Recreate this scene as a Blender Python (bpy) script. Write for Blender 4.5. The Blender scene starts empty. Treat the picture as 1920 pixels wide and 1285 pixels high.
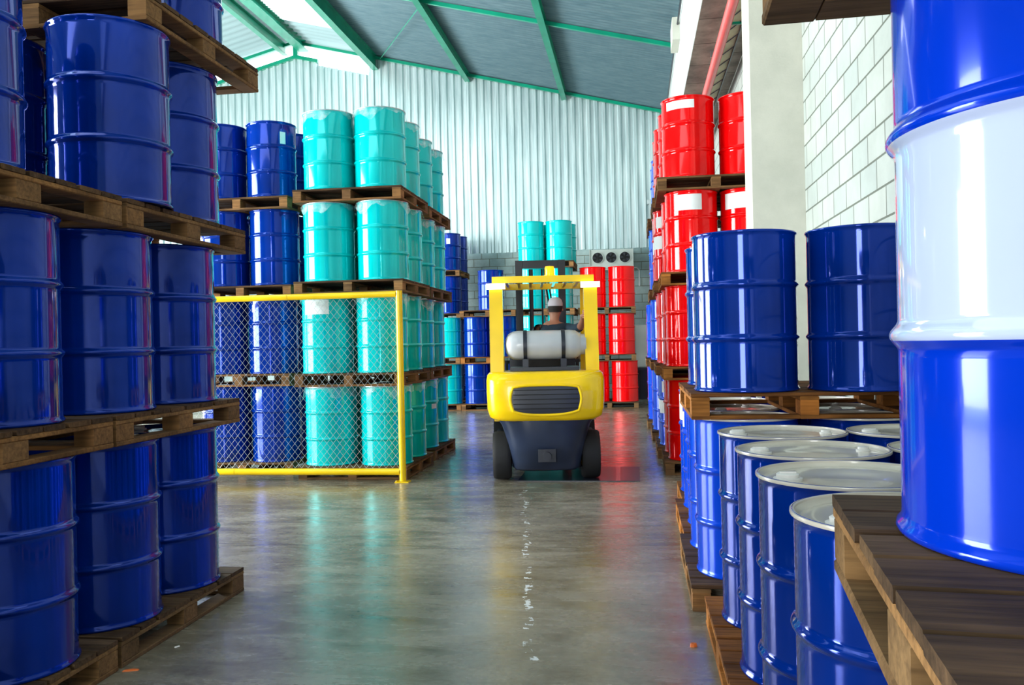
import bpy, bmesh, math, random
from mathutils import Vector, Matrix
random.seed(11)
PI = math.pi
C = bpy.context.scene.collection
SC = bpy.context.scene

# ------------------------------------------------------------------ camera
CAMZ = 1.465
YAW = math.radians(8.2)
cam_data = bpy.data.cameras.new('camera')
cam_data.sensor_width = 36.0
cam_data.lens = 1600.0 / 1920.0 * 36.0
cam_data.clip_start = 0.05
cam_data.clip_end = 200
cam = bpy.data.objects.new('camera', cam_data)
C.objects.link(cam)
cam.matrix_world = (Matrix.Translation((0, 0, CAMZ)) @ Matrix.Rotation(YAW, 4, 'Z')
                    @ Matrix.Rotation(math.radians(90.02), 4, 'X') @ Matrix.Rotation(math.radians(-1.25), 4, 'Z'))
SC.camera = cam

# ------------------------------------------------------------------ world, light, exposure
w = bpy.data.worlds.new('sky'); SC.world = w; w.use_nodes = True
bg = w.node_tree.nodes['Background']
bg.inputs[0].default_value = (0.86, 0.95, 1.0, 1)
bg.inputs[1].default_value = 5.0
SC.view_settings.view_transform = 'Standard'
SC.view_settings.look = 'None'
SC.view_settings.gamma = 1.0
SC.view_settings.use_curve_mapping = False
SC.view_settings.exposure = 0.0


def area(name, loc, target, sx, sy, power, col=(1, 1, 1)):
    l = bpy.data.lights.new(name, 'AREA'); l.shape = 'RECTANGLE'; l.size = sx; l.size_y = sy
    l.energy = power; l.color = col
    o = bpy.data.objects.new(name, l); C.objects.link(o)
    o.location = loc
    o.rotation_euler = (Vector(target) - Vector(loc)).to_track_quat('-Z', 'Y').to_euler()
    return o


# daylight through the loading doors; overhead fill lamps added under the roof sheets
area('daylight_side_door', (-13.9, 4.9, 2.95), (0, 5.6, 2.75), 7.0, 5.4, 3500, (0.97, 1.0, 0.99))
area('daylight_side_door_far', (-13.9, 14.0, 3.0), (-2, 13.2, 2.8), 6.5, 5.5, 1900, (0.98, 1.0, 1.0))
area('daylight_loading_door', (-2.2, -6.8, 2.4), (-0.6, 6, 2.2), 2.2, 4.4, 420, (1.0, 0.99, 0.96))
area('overhead_fill', (-2.6, 3.6, 8.0), (-1.4, 4.4, 0), 3.4, 9.0, 210, (0.96, 1.0, 1.0))
area('overhead_fill_far', (-5.0, 14.0, 8.1), (-3.6, 14.6, 0), 3.0, 9.0, 420, (0.94, 1.0, 1.0))


# ------------------------------------------------------------------ materials
def new_mat(name):
    m = bpy.data.materials.new(name); m.use_nodes = True
    nt = m.node_tree; b = nt.nodes['Principled BSDF']
    return m, nt, b


def setin(b, **k):
    for n, v in k.items():
        n = n.replace('_', ' ')
        if n in b.inputs:
            b.inputs[n].default_value = v


def N(nt, t, **k):
    n = nt.nodes.new(t)
    for a, v in k.items():
        setattr(n, a, v)
    return n


def noise(nt, vec, scale, detail=4, rough=0.55, dist=0.0):
    n = N(nt, 'ShaderNodeTexNoise'); n.inputs['Scale'].default_value = scale
    n.inputs['Detail'].default_value = detail; n.inputs['Roughness'].default_value = rough
    n.inputs['Distortion'].default_value = dist
    nt.links.new(vec, n.inputs['Vector'])
    return n


def ramp(nt, fac, stops):
    r = N(nt, 'ShaderNodeValToRGB')
    el = r.color_ramp.elements
    while len(el) < len(stops):
        el.new(0.5)
    for e, (p, c) in zip(el, stops):
        e.position = p; e.color = (c[0], c[1], c[2], 1)
    nt.links.new(fac, r.inputs[0])
    return r


def mix(nt, fac, a, b, mode='MIX'):
    m = N(nt, 'ShaderNodeMix', data_type='RGBA', blend_type=mode)
    for s, v in ((m.inputs[0], fac), (m.inputs[6], a), (m.inputs[7], b)):
        if hasattr(v, 'links'):
            nt.links.new(v, s)
        else:
            s.default_value = v if not isinstance(v, tuple) else (v[0], v[1], v[2], 1)
    return m.outputs[2]


def math_(nt, op, a, b=None, c=None):
    m = N(nt, 'ShaderNodeMath', operation=op)
    for i, v in enumerate((a, b, c)):
        if v is None: continue
        if hasattr(v, 'links'): nt.links.new(v, m.inputs[i])
        else: m.inputs[i].default_value = v
    return m.outputs[0]


def coords(nt, kind='Object'):
    return N(nt, 'ShaderNodeTexCoord').outputs[kind]


def mapping(nt, vec, scale=(1, 1, 1), loc=(0, 0, 0), rot=(0, 0, 0)):
    m = N(nt, 'ShaderNodeMapping'); nt.links.new(vec, m.inputs[0])
    m.inputs['Scale'].default_value = scale; m.inputs['Location'].default_value = loc
    m.inputs['Rotation'].default_value = rot
    return m.outputs[0]


def bump(nt, b, h, strength=0.3, dist=0.01):
    n = N(nt, 'ShaderNodeBump'); n.inputs['Strength'].default_value = strength
    n.inputs['Distance'].default_value = dist
    nt.links.new(h, n.inputs['Height']); nt.links.new(n.outputs[0], b.inputs['Normal'])


def paint(name, col, rough=0.12, coat=0.6, var=0.12, metallic=0.0, dents=0.006, spec=0.35):
    m, nt, b = new_mat(name)
    setin(b, Roughness=rough, Metallic=metallic, Specular_IOR_Level=spec)
    setin(b, Coat_Weight=coat, Coat_Roughness=0.04)
    v = coords(nt)
    oi = N(nt, 'ShaderNodeObjectInfo').outputs['Random']
    comb = N(nt, 'ShaderNodeVectorMath', operation='ADD')
    nt.links.new(v, comb.inputs[0]); nt.links.new(oi, comb.inputs[1])
    n = noise(nt, comb.outputs[0], 2.2, 2)
    dark = tuple(c * (1 - var * 2) for c in col); light = tuple(min(1, c * (1 + var)) for c in col)
    r = ramp(nt, n.outputs[0], [(0.3, dark), (0.7, light)])
    nt.links.new(r.outputs[0], b.inputs['Base Color'])
    n2 = noise(nt, comb.outputs[0], 5.0, 2)
    bump(nt, b, n2.outputs[0], dents, 0.05)
    return m


BLUE = paint('glossy_blue_paint', (0.0, 0.030, 0.31), 0.08, 0.30, 0.14, 0.30, spec=0.18)
LITBLUE = paint('lit_blue_paint', (0.0, 0.036, 0.58), 0.12, 0.25, 0.05, 0.2, spec=0.2)  # drum blue brightened in its colour for the stronger foreground light
SHEENBLUE = paint('sheen_blue_paint', (0.002, 0.055, 0.60), 0.16, 0.25, 0.08, 0.25, spec=0.2)  # dark blue drum paint with reflected side daylight put into the colour
TEAL = paint('turquoise_paint', (0.0, 0.60, 0.60), 0.10, 0.32, 0.05, 0.15, spec=0.2)
RED = paint('red_paint', (0.92, 0.002, 0.003), 0.10, 0.32, 0.05, 0.15, spec=0.2)
WHITEP = paint('white_drum_paint', (0.43, 0.50, 0.72), 0.08, 0.6, 0.02)
LIDW = paint('off_white_lid_paint', (0.60, 0.55, 0.47), 0.22, 0.3, 0.10)
YELLOW = paint('yellow_paint', (0.90, 0.58, 0.0), 0.25, 0.4, 0.08)
GREENST = paint('green_steel_paint', (0.0, 0.26, 0.15), 0.35, 0.1, 0.10)
GREYBOX = paint('grey_enamel', (0.42, 0.50, 0.50), 0.4, 0.1, 0.06)
COOLER = paint('cooler_white_enamel', (0.62, 0.68, 0.63), 0.4, 0.1, 0.06)
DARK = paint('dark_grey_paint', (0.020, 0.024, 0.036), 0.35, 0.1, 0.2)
FRAMEB = paint('blue_black_frame_paint', (0.020, 0.030, 0.060), 0.30, 0.2, 0.25)
BLACKR = paint('black_rubber', (0.012, 0.012, 0.013), 0.7, 0.0, 0.1)
GREYTANK = paint('grey_tank_paint', (0.42, 0.44, 0.46), 0.3, 0.3, 0.10)
STEEL = paint('bare_steel', (0.45, 0.46, 0.47), 0.3, 0.0, 0.1, 0.9)
GALV = paint('galvanised_wire', (0.58, 0.62, 0.66), 0.35, 0.0, 0.05, 0.4)
PIPE = paint('red_pipe_paint', (0.80, 0.13, 0.12), 0.35, 0.2, 0.06)
PIPERED = paint('bracket_red_paint', (0.85, 0.03, 0.01), 0.35, 0.2, 0.06)
PLASTICW = paint('white_plastic', (0.72, 0.70, 0.67), 0.4, 0.1, 0.05)
PAPER = paint('white_paper', (0.80, 0.84, 0.84), 0.6, 0.0, 0.04)
TRAYM = paint('beige_tray_paint', (0.46, 0.45, 0.28), 0.6, 0.0, 0.1)
AMBER, nt, b = new_mat('amber_beacon_lens')
setin(b, Base_Color=(1.0, 0.35, 0.0, 1), Roughness=0.2, Emission_Color=(1.0, 0.36, 0.0, 1), Emission_Strength=1.6)
LAMP, nt, b = new_mat('white_lamp_lens')
setin(b, Base_Color=(1, 1, 1, 1), Emission_Color=(1.0, 0.98, 1.0, 1), Emission_Strength=4.0)


def wood(name, dark, light, edge):
    m, nt, b = new_mat(name)
    v = coords(nt)
    oi = N(nt, 'ShaderNodeObjectInfo').outputs['Random']
    add = N(nt, 'ShaderNodeVectorMath', operation='ADD')
    nt.links.new(v, add.inputs[0]); nt.links.new(oi, add.inputs[1])
    g = noise(nt, mapping(nt, add.outputs[0], (3.5, 60, 60)), 1.0, 5, 0.6, 0.3)
    at = N(nt, 'ShaderNodeAttribute', attribute_name='board')
    big = noise(nt, add.outputs[0], 3.0, 3)
    r = ramp(nt, g.outputs[0], [(0.28, dark), (0.55, tuple((a + c) / 2 for a, c in zip(dark, light))), (0.78, light)])
    c1 = mix(nt, math_(nt, 'MULTIPLY', at.outputs['Fac'], math_(nt, 'MULTIPLY', g.outputs[0], 1.3)), r.outputs[0], edge)  # lighter edge colour paints in the lit side boards and blocks
    stain = ramp(nt, big.outputs[0], [(0.32, (0.30, 0.28, 0.27)), (0.62, (1, 1, 1))])
    c2 = mix(nt, 0.8, c1, stain.outputs[0], 'MULTIPLY')
    tone = ramp(nt, oi, [(0.0, (0.85, 0.80, 0.76)), (0.5, (1.0, 0.97, 0.92)), (1.0, (1.30, 1.12, 0.9))])
    c3 = mix(nt, 1.0, c2, tone.outputs[0], 'MULTIPLY')
    nt.links.new(c3, b.inputs['Base Color'])
    setin(b, Roughness=0.85, Specular_IOR_Level=0.2)
    bump(nt, b, g.outputs[0], 0.5, 0.004)
    return m


WOOD = wood('weathered_pallet_wood', (0.026, 0.013, 0.008), (0.17, 0.095, 0.05), (0.36, 0.19, 0.07))
WOODO = wood('orange_pallet_wood', (0.05, 0.018, 0.006), (0.28, 0.11, 0.03), (0.60, 0.24, 0.05))
WOODG = wood('grey_brown_pallet_wood', (0.030, 0.017, 0.010), (0.15, 0.090, 0.050), (0.32, 0.19, 0.08))


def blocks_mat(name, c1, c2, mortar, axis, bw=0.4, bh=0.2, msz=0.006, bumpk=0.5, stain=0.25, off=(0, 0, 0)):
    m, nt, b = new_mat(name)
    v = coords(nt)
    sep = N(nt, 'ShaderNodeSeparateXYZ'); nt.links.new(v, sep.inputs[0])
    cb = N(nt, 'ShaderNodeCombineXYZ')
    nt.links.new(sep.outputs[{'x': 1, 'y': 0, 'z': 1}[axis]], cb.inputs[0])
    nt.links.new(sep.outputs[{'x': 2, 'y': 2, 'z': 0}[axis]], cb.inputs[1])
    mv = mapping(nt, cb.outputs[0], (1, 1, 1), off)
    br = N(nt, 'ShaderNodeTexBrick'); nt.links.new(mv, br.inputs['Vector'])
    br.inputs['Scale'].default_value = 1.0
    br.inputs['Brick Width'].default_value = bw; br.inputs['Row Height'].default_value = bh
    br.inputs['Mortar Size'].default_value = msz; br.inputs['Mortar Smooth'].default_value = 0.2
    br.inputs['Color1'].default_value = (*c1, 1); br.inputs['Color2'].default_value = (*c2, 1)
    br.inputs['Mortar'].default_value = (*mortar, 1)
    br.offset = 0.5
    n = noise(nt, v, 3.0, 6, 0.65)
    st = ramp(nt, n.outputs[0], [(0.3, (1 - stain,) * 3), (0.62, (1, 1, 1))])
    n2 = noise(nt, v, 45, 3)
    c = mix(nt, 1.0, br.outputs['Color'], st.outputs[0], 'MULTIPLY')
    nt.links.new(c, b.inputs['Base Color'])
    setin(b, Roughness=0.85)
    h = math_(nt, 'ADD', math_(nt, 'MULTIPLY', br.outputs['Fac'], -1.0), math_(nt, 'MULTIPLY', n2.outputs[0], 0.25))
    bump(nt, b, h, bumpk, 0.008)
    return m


BLOCKW = blocks_mat('painted_block_wall', (0.37, 0.415, 0.39), (0.43, 0.46, 0.42), (0.12, 0.135, 0.11), 'x', msz=0.008, stain=0.14)
BLOCKB = blocks_mat('grey_block_wall', (0.24, 0.33, 0.33), (0.34, 0.43, 0.41), (0.13, 0.14, 0.10), 'y', stain=0.3, msz=0.008)
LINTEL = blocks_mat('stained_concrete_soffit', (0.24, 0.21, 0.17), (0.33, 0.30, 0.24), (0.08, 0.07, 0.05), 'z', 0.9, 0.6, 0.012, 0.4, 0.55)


def concrete(name, a, bcol, scale=2.5, rough=0.8):
    m, nt, b = new_mat(name)
    v = coords(nt)
    n = noise(nt, v, scale, 8, 0.65)
    r = ramp(nt, n.outputs[0], [(0.3, a), (0.65, bcol)])
    nt.links.new(r.outputs[0], b.inputs['Base Color'])
    setin(b, Roughness=rough)
    n2 = noise(nt, v, 60, 3); bump(nt, b, n2.outputs[0], 0.2, 0.004)
    return m


CONC = concrete('column_concrete', (0.50, 0.50, 0.43), (0.60, 0.59, 0.51))
CONCL = concrete('pale_beam_concrete', (0.44, 0.50, 0.48), (0.62, 0.68, 0.64), 5)


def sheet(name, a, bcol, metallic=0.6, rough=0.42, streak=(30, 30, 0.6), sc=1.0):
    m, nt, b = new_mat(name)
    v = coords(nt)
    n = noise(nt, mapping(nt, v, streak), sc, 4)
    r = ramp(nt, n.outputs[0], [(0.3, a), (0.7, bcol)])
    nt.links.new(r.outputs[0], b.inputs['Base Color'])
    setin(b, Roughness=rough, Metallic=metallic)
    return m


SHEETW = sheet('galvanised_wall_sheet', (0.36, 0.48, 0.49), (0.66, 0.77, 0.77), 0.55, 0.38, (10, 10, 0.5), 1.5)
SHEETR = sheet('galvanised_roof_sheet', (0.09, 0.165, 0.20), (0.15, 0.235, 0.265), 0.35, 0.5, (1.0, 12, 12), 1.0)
# translucent fibreglass roof light
def fibre(name, k, col=(0.70, 0.84, 0.84, 1)):
    m, nt, b = new_mat(name)
    setin(b, Base_Color=col, Roughness=0.5)
    tr = N(nt, 'ShaderNodeBsdfTranslucent'); tr.inputs[0].default_value = (0.80, 0.92, 0.92, 1)
    mx = N(nt, 'ShaderNodeMixShader'); mx.inputs[0].default_value = k
    nt.links.new(b.outputs[0], mx.inputs[1]); nt.links.new(tr.outputs[0], mx.inputs[2])
    nt.links.new(mx.outputs[0], nt.nodes['Material Output'].inputs[0])
    return m


FIBRE = fibre('translucent_fibreglass_sheet', 0.65)
FIBRED = fibre('dimmed_fibreglass_sheet', 0.04, (0.26, 0.38, 0.39, 1))  # translucence added so the sheets look lit, colour dimmed against glare
# thin plastic film
FILM, nt, b = new_mat('clear_plastic_film')
setin(b, Base_Color=(0.75, 0.9, 0.9, 1), Roughness=0.12)
tp = N(nt, 'ShaderNodeBsdfTransparent')
mx = N(nt, 'ShaderNodeMixShader')
fn = noise(nt, coords(nt), 9, 3)
fr = ramp(nt, fn.outputs[0], [(0.4, (0.08,) * 3), (0.7, (0.5,) * 3)])
nt.links.new(fr.outputs[0], mx.inputs[0])
nt.links.new(tp.outputs[0], mx.inputs[1]); nt.links.new(b.outputs[0], mx.inputs[2])
nt.links.new(mx.outputs[0], nt.nodes['Material Output'].inputs[0])

# floor
FLOOR, nt, b = new_mat('polished_concrete_floor')
v = coords(nt)
n1 = noise(nt, v, 0.9, 7, 0.62, 0.4)
n2 = noise(nt, mapping(nt, v, (1.2, 4.0, 1)), 1.6, 8, 0.7, 0.5)
n3 = noise(nt, v, 26, 4, 0.7)
base = ramp(nt, n1.outputs[0], [(0.28, (0.135, 0.112, 0.080)), (0.5, (0.23, 0.20, 0.148)), (0.72, (0.34, 0.305, 0.24))])
st = ramp(nt, n2.outputs[0], [(0.32, (0.50, 0.48, 0.45)), (0.55, (1, 1, 1))])
c = mix(nt, 0.85, base.outputs[0], st.outputs[0], 'MULTIPLY')
sp = ramp(nt, n3.outputs[0], [(0.25, (0.75,) * 3), (0.6, (1.05,) * 3)])
c = mix(nt, 1.0, c, sp.outputs[0], 'MULTIPLY')
sep = N(nt, 'ShaderNodeSeparateXYZ'); nt.links.new(v, sep.inputs[0])
wob = math_(nt, 'MULTIPLY', math_(nt, 'SUBTRACT', n3.outputs[0], 0.5), 0.03)
for axis, pos in ((1, 6.05), (1, 9.9), (1, 2.2), (0, -0.65)):
    d = math_(nt, 'ABSOLUTE', math_(nt, 'SUBTRACT', math_(nt, 'ADD', sep.outputs[axis], wob), pos))
    if axis == 0:
        continue
    ln = math_(nt, 'LESS_THAN', d, 0.005)
    c = mix(nt, math_(nt, 'MULTIPLY', ln, 0.55), c, (0.03, 0.027, 0.022))
# pale drips of dried paint along the middle of the aisle
path = math_(nt, 'ADD', math_(nt, 'MULTIPLY', sep.outputs[1], -0.135), 0.02)
wn = noise(nt, mapping(nt, v, (0.5, 1.6, 1)), 1.5, 2)
path = math_(nt, 'ADD', path, math_(nt, 'MULTIPLY', math_(nt, 'SUBTRACT', wn.outputs[0], 0.5), 0.16))
d = math_(nt, 'ABSOLUTE', math_(nt, 'SUBTRACT', sep.outputs[0], path))
near = math_(nt, 'LESS_THAN', d, 0.022)
nn = noise(nt, v, 17, 3, 0.6)
spots = math_(nt, 'GREATER_THAN', nn.outputs[0], 0.56)
yr = math_(nt, 'MULTIPLY', math_(nt, 'GREATER_THAN', sep.outputs[1], 3.9), math_(nt, 'LESS_THAN', sep.outputs[1], 8.6))
drip = math_(nt, 'MULTIPLY', math_(nt, 'MULTIPLY', near, spots), yr)
c = mix(nt, drip, c, (0.75, 0.77, 0.76))
nt.links.new(c, b.inputs['Base Color'])
rr = ramp(nt, n2.outputs[0], [(0.3, (0.17,) * 3), (0.7, (0.34,) * 3)])
nt.links.new(rr.outputs[0], b.inputs['Roughness'])
setin(b, Specular_IOR_Level=0.85)
bump(nt, b, math_(nt, 'ADD', n3.outputs[0], math_(nt, 'MULTIPLY', n1.outputs[0], 2.0)), 0.08, 0.01)


# ------------------------------------------------------------------ mesh helpers
class MB:
    """collects verts and faces for one mesh"""
    def __init__(self):
        self.v = []; self.f = []; self.mi = []; self.bd = []

    def add(self, vs, fs, mi=0, bd=0.0):
        o = len(self.v); self.v += [tuple(p) for p in vs]
        for f in fs:
            self.f.append(tuple(i + o for i in f)); self.mi.append(mi); self.bd.append(bd)

    def box(self, x0, x1, y0, y1, z0, z1, M=None, mi=0, bd=0.0):
        vs = [(x0, y0, z0), (x1, y0, z0), (x1, y1, z0), (x0, y1, z0), (x0, y0, z1), (x1, y0, z1), (x1, y1, z1), (x0, y1, z1)]
        if M is not None: vs = [M @ Vector(p) for p in vs]
        self.add(vs, [(0, 3, 2, 1), (4, 5, 6, 7), (0, 1, 5, 4), (1, 2, 6, 5), (2, 3, 7, 6), (3, 0, 4, 7)], mi, bd)

    def board(self, x0, x1, y0, y1, z0, z1, ch=0.004, bd=0.0):
        """box with chamfered long edges, long axis = larger of x,y"""
        if (x1 - x0) >= (y1 - y0):
            prof = [(y0 + ch, z0), (y1 - ch, z0), (y1, z0 + ch), (y1, z1 - ch), (y1 - ch, z1), (y0 + ch, z1), (y0, z1 - ch), (y0, z0 + ch)]
            a = [(x0, p[0], p[1]) for p in prof]; c_ = [(x1, p[0], p[1]) for p in prof]
            rev = False
        else:
            prof = [(x0 + ch, z0), (x1 - ch, z0), (x1, z0 + ch), (x1, z1 - ch), (x1 - ch, z1), (x0 + ch, z1), (x0, z1 - ch), (x0, z0 + ch)]
            a = [(p[0], y0, p[1]) for p in prof]; c_ = [(p[0], y1, p[1]) for p in prof]
            rev = True
        n = 8
        fs = []
        for i in range(n):
            j = (i + 1) % n
            fs.append((i, j, j + n, i + n) if rev else (i, i + n, j + n, j))
        fs.append(tuple(range(n - 1, -1, -1)) if rev else tuple(range(n)))
        fs.append(tuple(range(n, 2 * n)) if rev else tuple(range(2 * n - 1, n - 1, -1)))
        self.add(a + c_, fs, 0, bd)

    def lathe(self, prof, seg=48, cen=(0, 0, 0), M=None, mi=None, cap0=False, cap1=False):
        vs = []; fs = []; mis = []
        for (r, z) in prof:
            for i in range(seg):
                a = 2 * PI * i / seg
                vs.append((cen[0] + r * math.cos(a), cen[1] + r * math.sin(a), cen[2] + z))
        if M is not None: vs = [M @ Vector(p) for p in vs]
        o = len(self.v); self.v += [tuple(p) for p in vs]
        for k in range(len(prof) - 1):
            for i in range(seg):
                j = (i + 1) % seg
                self.f.append((o + k * seg + i, o + k * seg + j, o + (k + 1) * seg + j, o + (k + 1) * seg + i))
                self.mi.append(mi(prof[k], prof[k + 1]) if mi else 0); self.bd.append(0)
        if cap0:
            self.f.append(tuple(o + i for i in range(seg - 1, -1, -1))); self.mi.append(0); self.bd.append(0)
        if cap1:
            k = len(prof) - 1
            self.f.append(tuple(o + k * seg + i for i in range(seg))); self.mi.append(0); self.bd.append(0)

    def tube(self, pts, r, seg=8, caps=True):
        pts = [Vector(p) for p in pts]
        rings = []
        prev = None
        for i, p in enumerate(pts):
            if i == 0: d = pts[1] - p
            elif i == len(pts) - 1: d = p - pts[i - 1]
            else: d = (pts[i + 1] - p).normalized() + (p - pts[i - 1]).normalized()
            d.normalize()
            if prev is None:
                up = Vector((0, 0, 1)) if abs(d.z) < 0.9 else Vector((1, 0, 0))
                u = d.cross(up).normalized()
            else:
                u = (prev - d * prev.dot(d)).normalized()
            prev = u
            q = d.cross(u)
            rr_ = r[i] if isinstance(r, (list, tuple)) else r
            rings.append([p + (u * math.cos(2 * PI * k / seg) + q * math.sin(2 * PI * k / seg)) * rr_ for k in range(seg)])
        vs = [p for R_ in rings for p in R_]; fs = []
        for k in range(len(rings) - 1):
            for i in range(seg):
                j = (i + 1) % seg
                fs.append((k * seg + i, k * seg + j, (k + 1) * seg + j, (k + 1) * seg + i))
        if caps:
            fs.append(tuple(range(seg - 1, -1, -1))); fs.append(tuple((len(rings) - 1) * seg + i for i in range(seg)))
        self.add(vs, fs)

    def mesh(self, name, mats, smooth=True, angle=35):
        me = bpy.data.meshes.new(name)
        me.from_pydata(self.v, [], self.f)
        if not isinstance(mats, (list, tuple)): mats = [mats]
        for m in mats: me.materials.append(m)
        me.polygons.foreach_set('material_index', self.mi)
        if any(self.bd):
            at = me.attributes.new('board', 'FLOAT', 'FACE'); at.data.foreach_set('value', self.bd)
        bm = bmesh.new(); bm.from_mesh(me); bmesh.ops.recalc_face_normals(bm, faces=bm.faces); bm.to_mesh(me); bm.free()
        if smooth:
            me.polygons.foreach_set('use_smooth', [True] * len(me.polygons))
            me.set_sharp_from_angle(angle=math.radians(angle))
        me.update()
        return me

    def obj(self, name, mats, parent=None, **k):
        return link(name, self.mesh(name, mats, **k), parent)


def link(name, me, parent=None):
    o = bpy.data.objects.new(name, me); C.objects.link(o)
    if parent is not None: o.parent = parent
    return o


def tag(o, label, cat, group=None):
    o['label'] = label; o['category'] = cat
    if group: o['group'] = group
    return o


def thing(name, label, cat, loc=(0, 0, 0), rz=0.0, group=None):
    o = link(name, None); o.empty_display_size = 0.1
    o.location = loc; o.rotation_euler = (0, 0, rz)
    return tag(o, label, cat, group)


def struct(o):
    o['kind'] = 'structure'; return o


# ------------------------------------------------------------------ the setting
YB = 21.3; XR = 1.57; XL = -14.0; YN = -7.0
EAVE_X, EAVE_Z, SLOPE, RIDGE_X = 0.68, 7.12, 0.252, -8.58
RIDGE_Z = EAVE_Z + SLOPE * (EAVE_X - RIDGE_X)


def roof_z(x):
    return EAVE_Z + SLOPE * (EAVE_X - x) if x > RIDGE_X else RIDGE_Z - SLOPE * (RIDGE_X - x)


m = MB(); m.box(XL - 1, XR + 0.3, YN, YB + 0.3, -0.2, 0.0)
struct(m.obj('floor', FLOOR, smooth=False))
m = MB(); m.box(XR, XR + 0.2, YN, YB + 0.2, 0, 7.4)
struct(m.obj('wall_right', BLOCKW, smooth=False))
m = MB(); m.box(XL - 1, XR, YB, YB + 0.2, 0, 3.78)
struct(m.obj('wall_back', BLOCKB, smooth=False))


def wall_top(x):
    z = roof_z(x)
    return z - 0.03 if x > -6.6 else (z - 0.52 if x > RIDGE_X + 0.6 else z - 0.40)


m = MB()
P = 0.19
xs = []
x = XL - 1
while x < XR:
    for dx, dy in ((0, 0), (0.055, 0), (0.08, -0.05), (0.135, -0.05), (0.16, 0)):
        xs.append((x + dx, YB - 0.045 + dy))
    x += P
vs = []; fs = []
for (xx, yy) in xs:
    vs += [(xx, yy, 3.74), (xx, yy, wall_top(xx))]
for i in range(len(xs) - 1):
    fs.append((2 * i, 2 * i + 2, 2 * i + 3, 2 * i + 1))
m.add(vs, fs)
struct(m.obj('wall_back_cladding', SHEETW, smooth=False))
m = MB()
m.box(XL - 1.2, XL - 1, YN, 1.2, 0, 8); m.box(XL - 1.2, XL - 1, 8.6, 10.4, 0, 8); m.box(XL - 1.2, XL - 1, 17.4, YB + .2, 0, 8)
m.box(XL - 1.2, XL - 1, 1.2, 8.6, 5.8, 8); m.box(XL - 1.2, XL - 1, 10.4, 17.4, 5.8, 8)
struct(m.obj('wall_left', BLOCKB, smooth=False))
m = MB()
m.box(XL - 1.2, -3.4, YN - .2, YN, 0, 7.2); m.box(-1.0, XR + .2, YN - .2, YN, 0, 7.2); m.box(-3.4, -1.0, YN - .2, YN, 4.7, 7.2)
struct(m.obj('wall_front', BLOCKB, smooth=False))


def corrugated(name, mat, x0, x1, y0, y1, amp=0.017, pitch=0.13, dz=0.0):
    m = MB(); rows = []
    y = y0; k = 0
    while y <= y1 + 1e-6:
        rows.append((y, (0, amp, 0, -amp)[k % 4])); y += pitch / 4; k += 1
    vs = []; fs = []
    for (yy, dd) in rows:
        vs += [(x0, yy, roof_z(x0) + dd + dz), (x1, yy, roof_z(x1) + dd + dz)]
    for i in range(len(rows) - 1):
        fs.append((2 * i, 2 * i + 1, 2 * i + 3, 2 * i + 2))
    m.add(vs, fs)
    return struct(m.obj(name, mat, angle=80))


PX = [-6.45, -4.05, -1.62]
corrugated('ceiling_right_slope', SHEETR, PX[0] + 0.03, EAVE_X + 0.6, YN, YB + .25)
corrugated('ceiling_ridge_bay', SHEETW, RIDGE_X + 0.03, PX[0] + 0.03, YN, 15.6)
corrugated('ceiling_ridge_sheets', FIBRED, RIDGE_X + 0.03, PX[0] + 0.03, 19.55, YB + .25, 0.035, 0.27)
corrugated('ceiling_roof_light', FIBRE, RIDGE_X + 0.03, PX[0] + 0.03, 15.7, 19.5)
corrugated('ceiling_left_slope', FIBRED, XL - 1.2, RIDGE_X - 0.03, YN, YB + .25, 0.035, 0.27)


def ibeam_y(m, x, z, h=0.2, wd=0.1, y0=YN, y1=YB - 0.05, t=0.014):
    m.box(x - wd / 2, x + wd / 2, y0, y1, z - t, z); m.box(x - wd / 2, x + wd / 2, y0, y1, z - h, z - h + t)
    m.box(x - 0.008, x + 0.008, y0, y1, z - h + t, z - t)


for i, (xx, h, wd) in enumerate(((PX[0], 0.34, 0.16), (PX[1], 0.2, 0.13), (PX[2], 0.2, 0.13), (RIDGE_X + 0.22, 0.22, 0.26), (RIDGE_X - 0.30, 0.26, 0.14), (-11.3, 0.2, 0.13))):
    m = MB(); ibeam_y(m, xx, roof_z(xx) - 0.02, h, wd)
    o = struct(m.obj('trim_roof_purlin_%d' % (i + 1), GREENST, smooth=False))
# sloping rafters
for i, yy in enumerate((11.0, 16.4, YB - 0.16)):
    m = MB()
    for (xa, xb) in ((RIDGE_X, EAVE_X + 0.25), (XL - 1.0, RIDGE_X)):
        za, zb = roof_z(xa + 1e-6) - 0.03, roof_z(xb) - 0.03
        hgt = 0.075
        vs = []
        for (X_, Z_) in ((xa, za), (xb, zb)):
            vs += [(X_, yy - .03, Z_ - hgt), (X_, yy + .03, Z_ - hgt), (X_, yy + .03, Z_), (X_, yy - .03, Z_)]
        m.add(vs, [(0, 1, 2, 3), (4, 7, 6, 5), (0, 4, 5, 1), (1, 5, 6, 2), (2, 6, 7, 3), (3, 7, 4, 0)])
    struct(m.obj('trim_rafter_%d' % (i + 1), GREENST, smooth=False))
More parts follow.
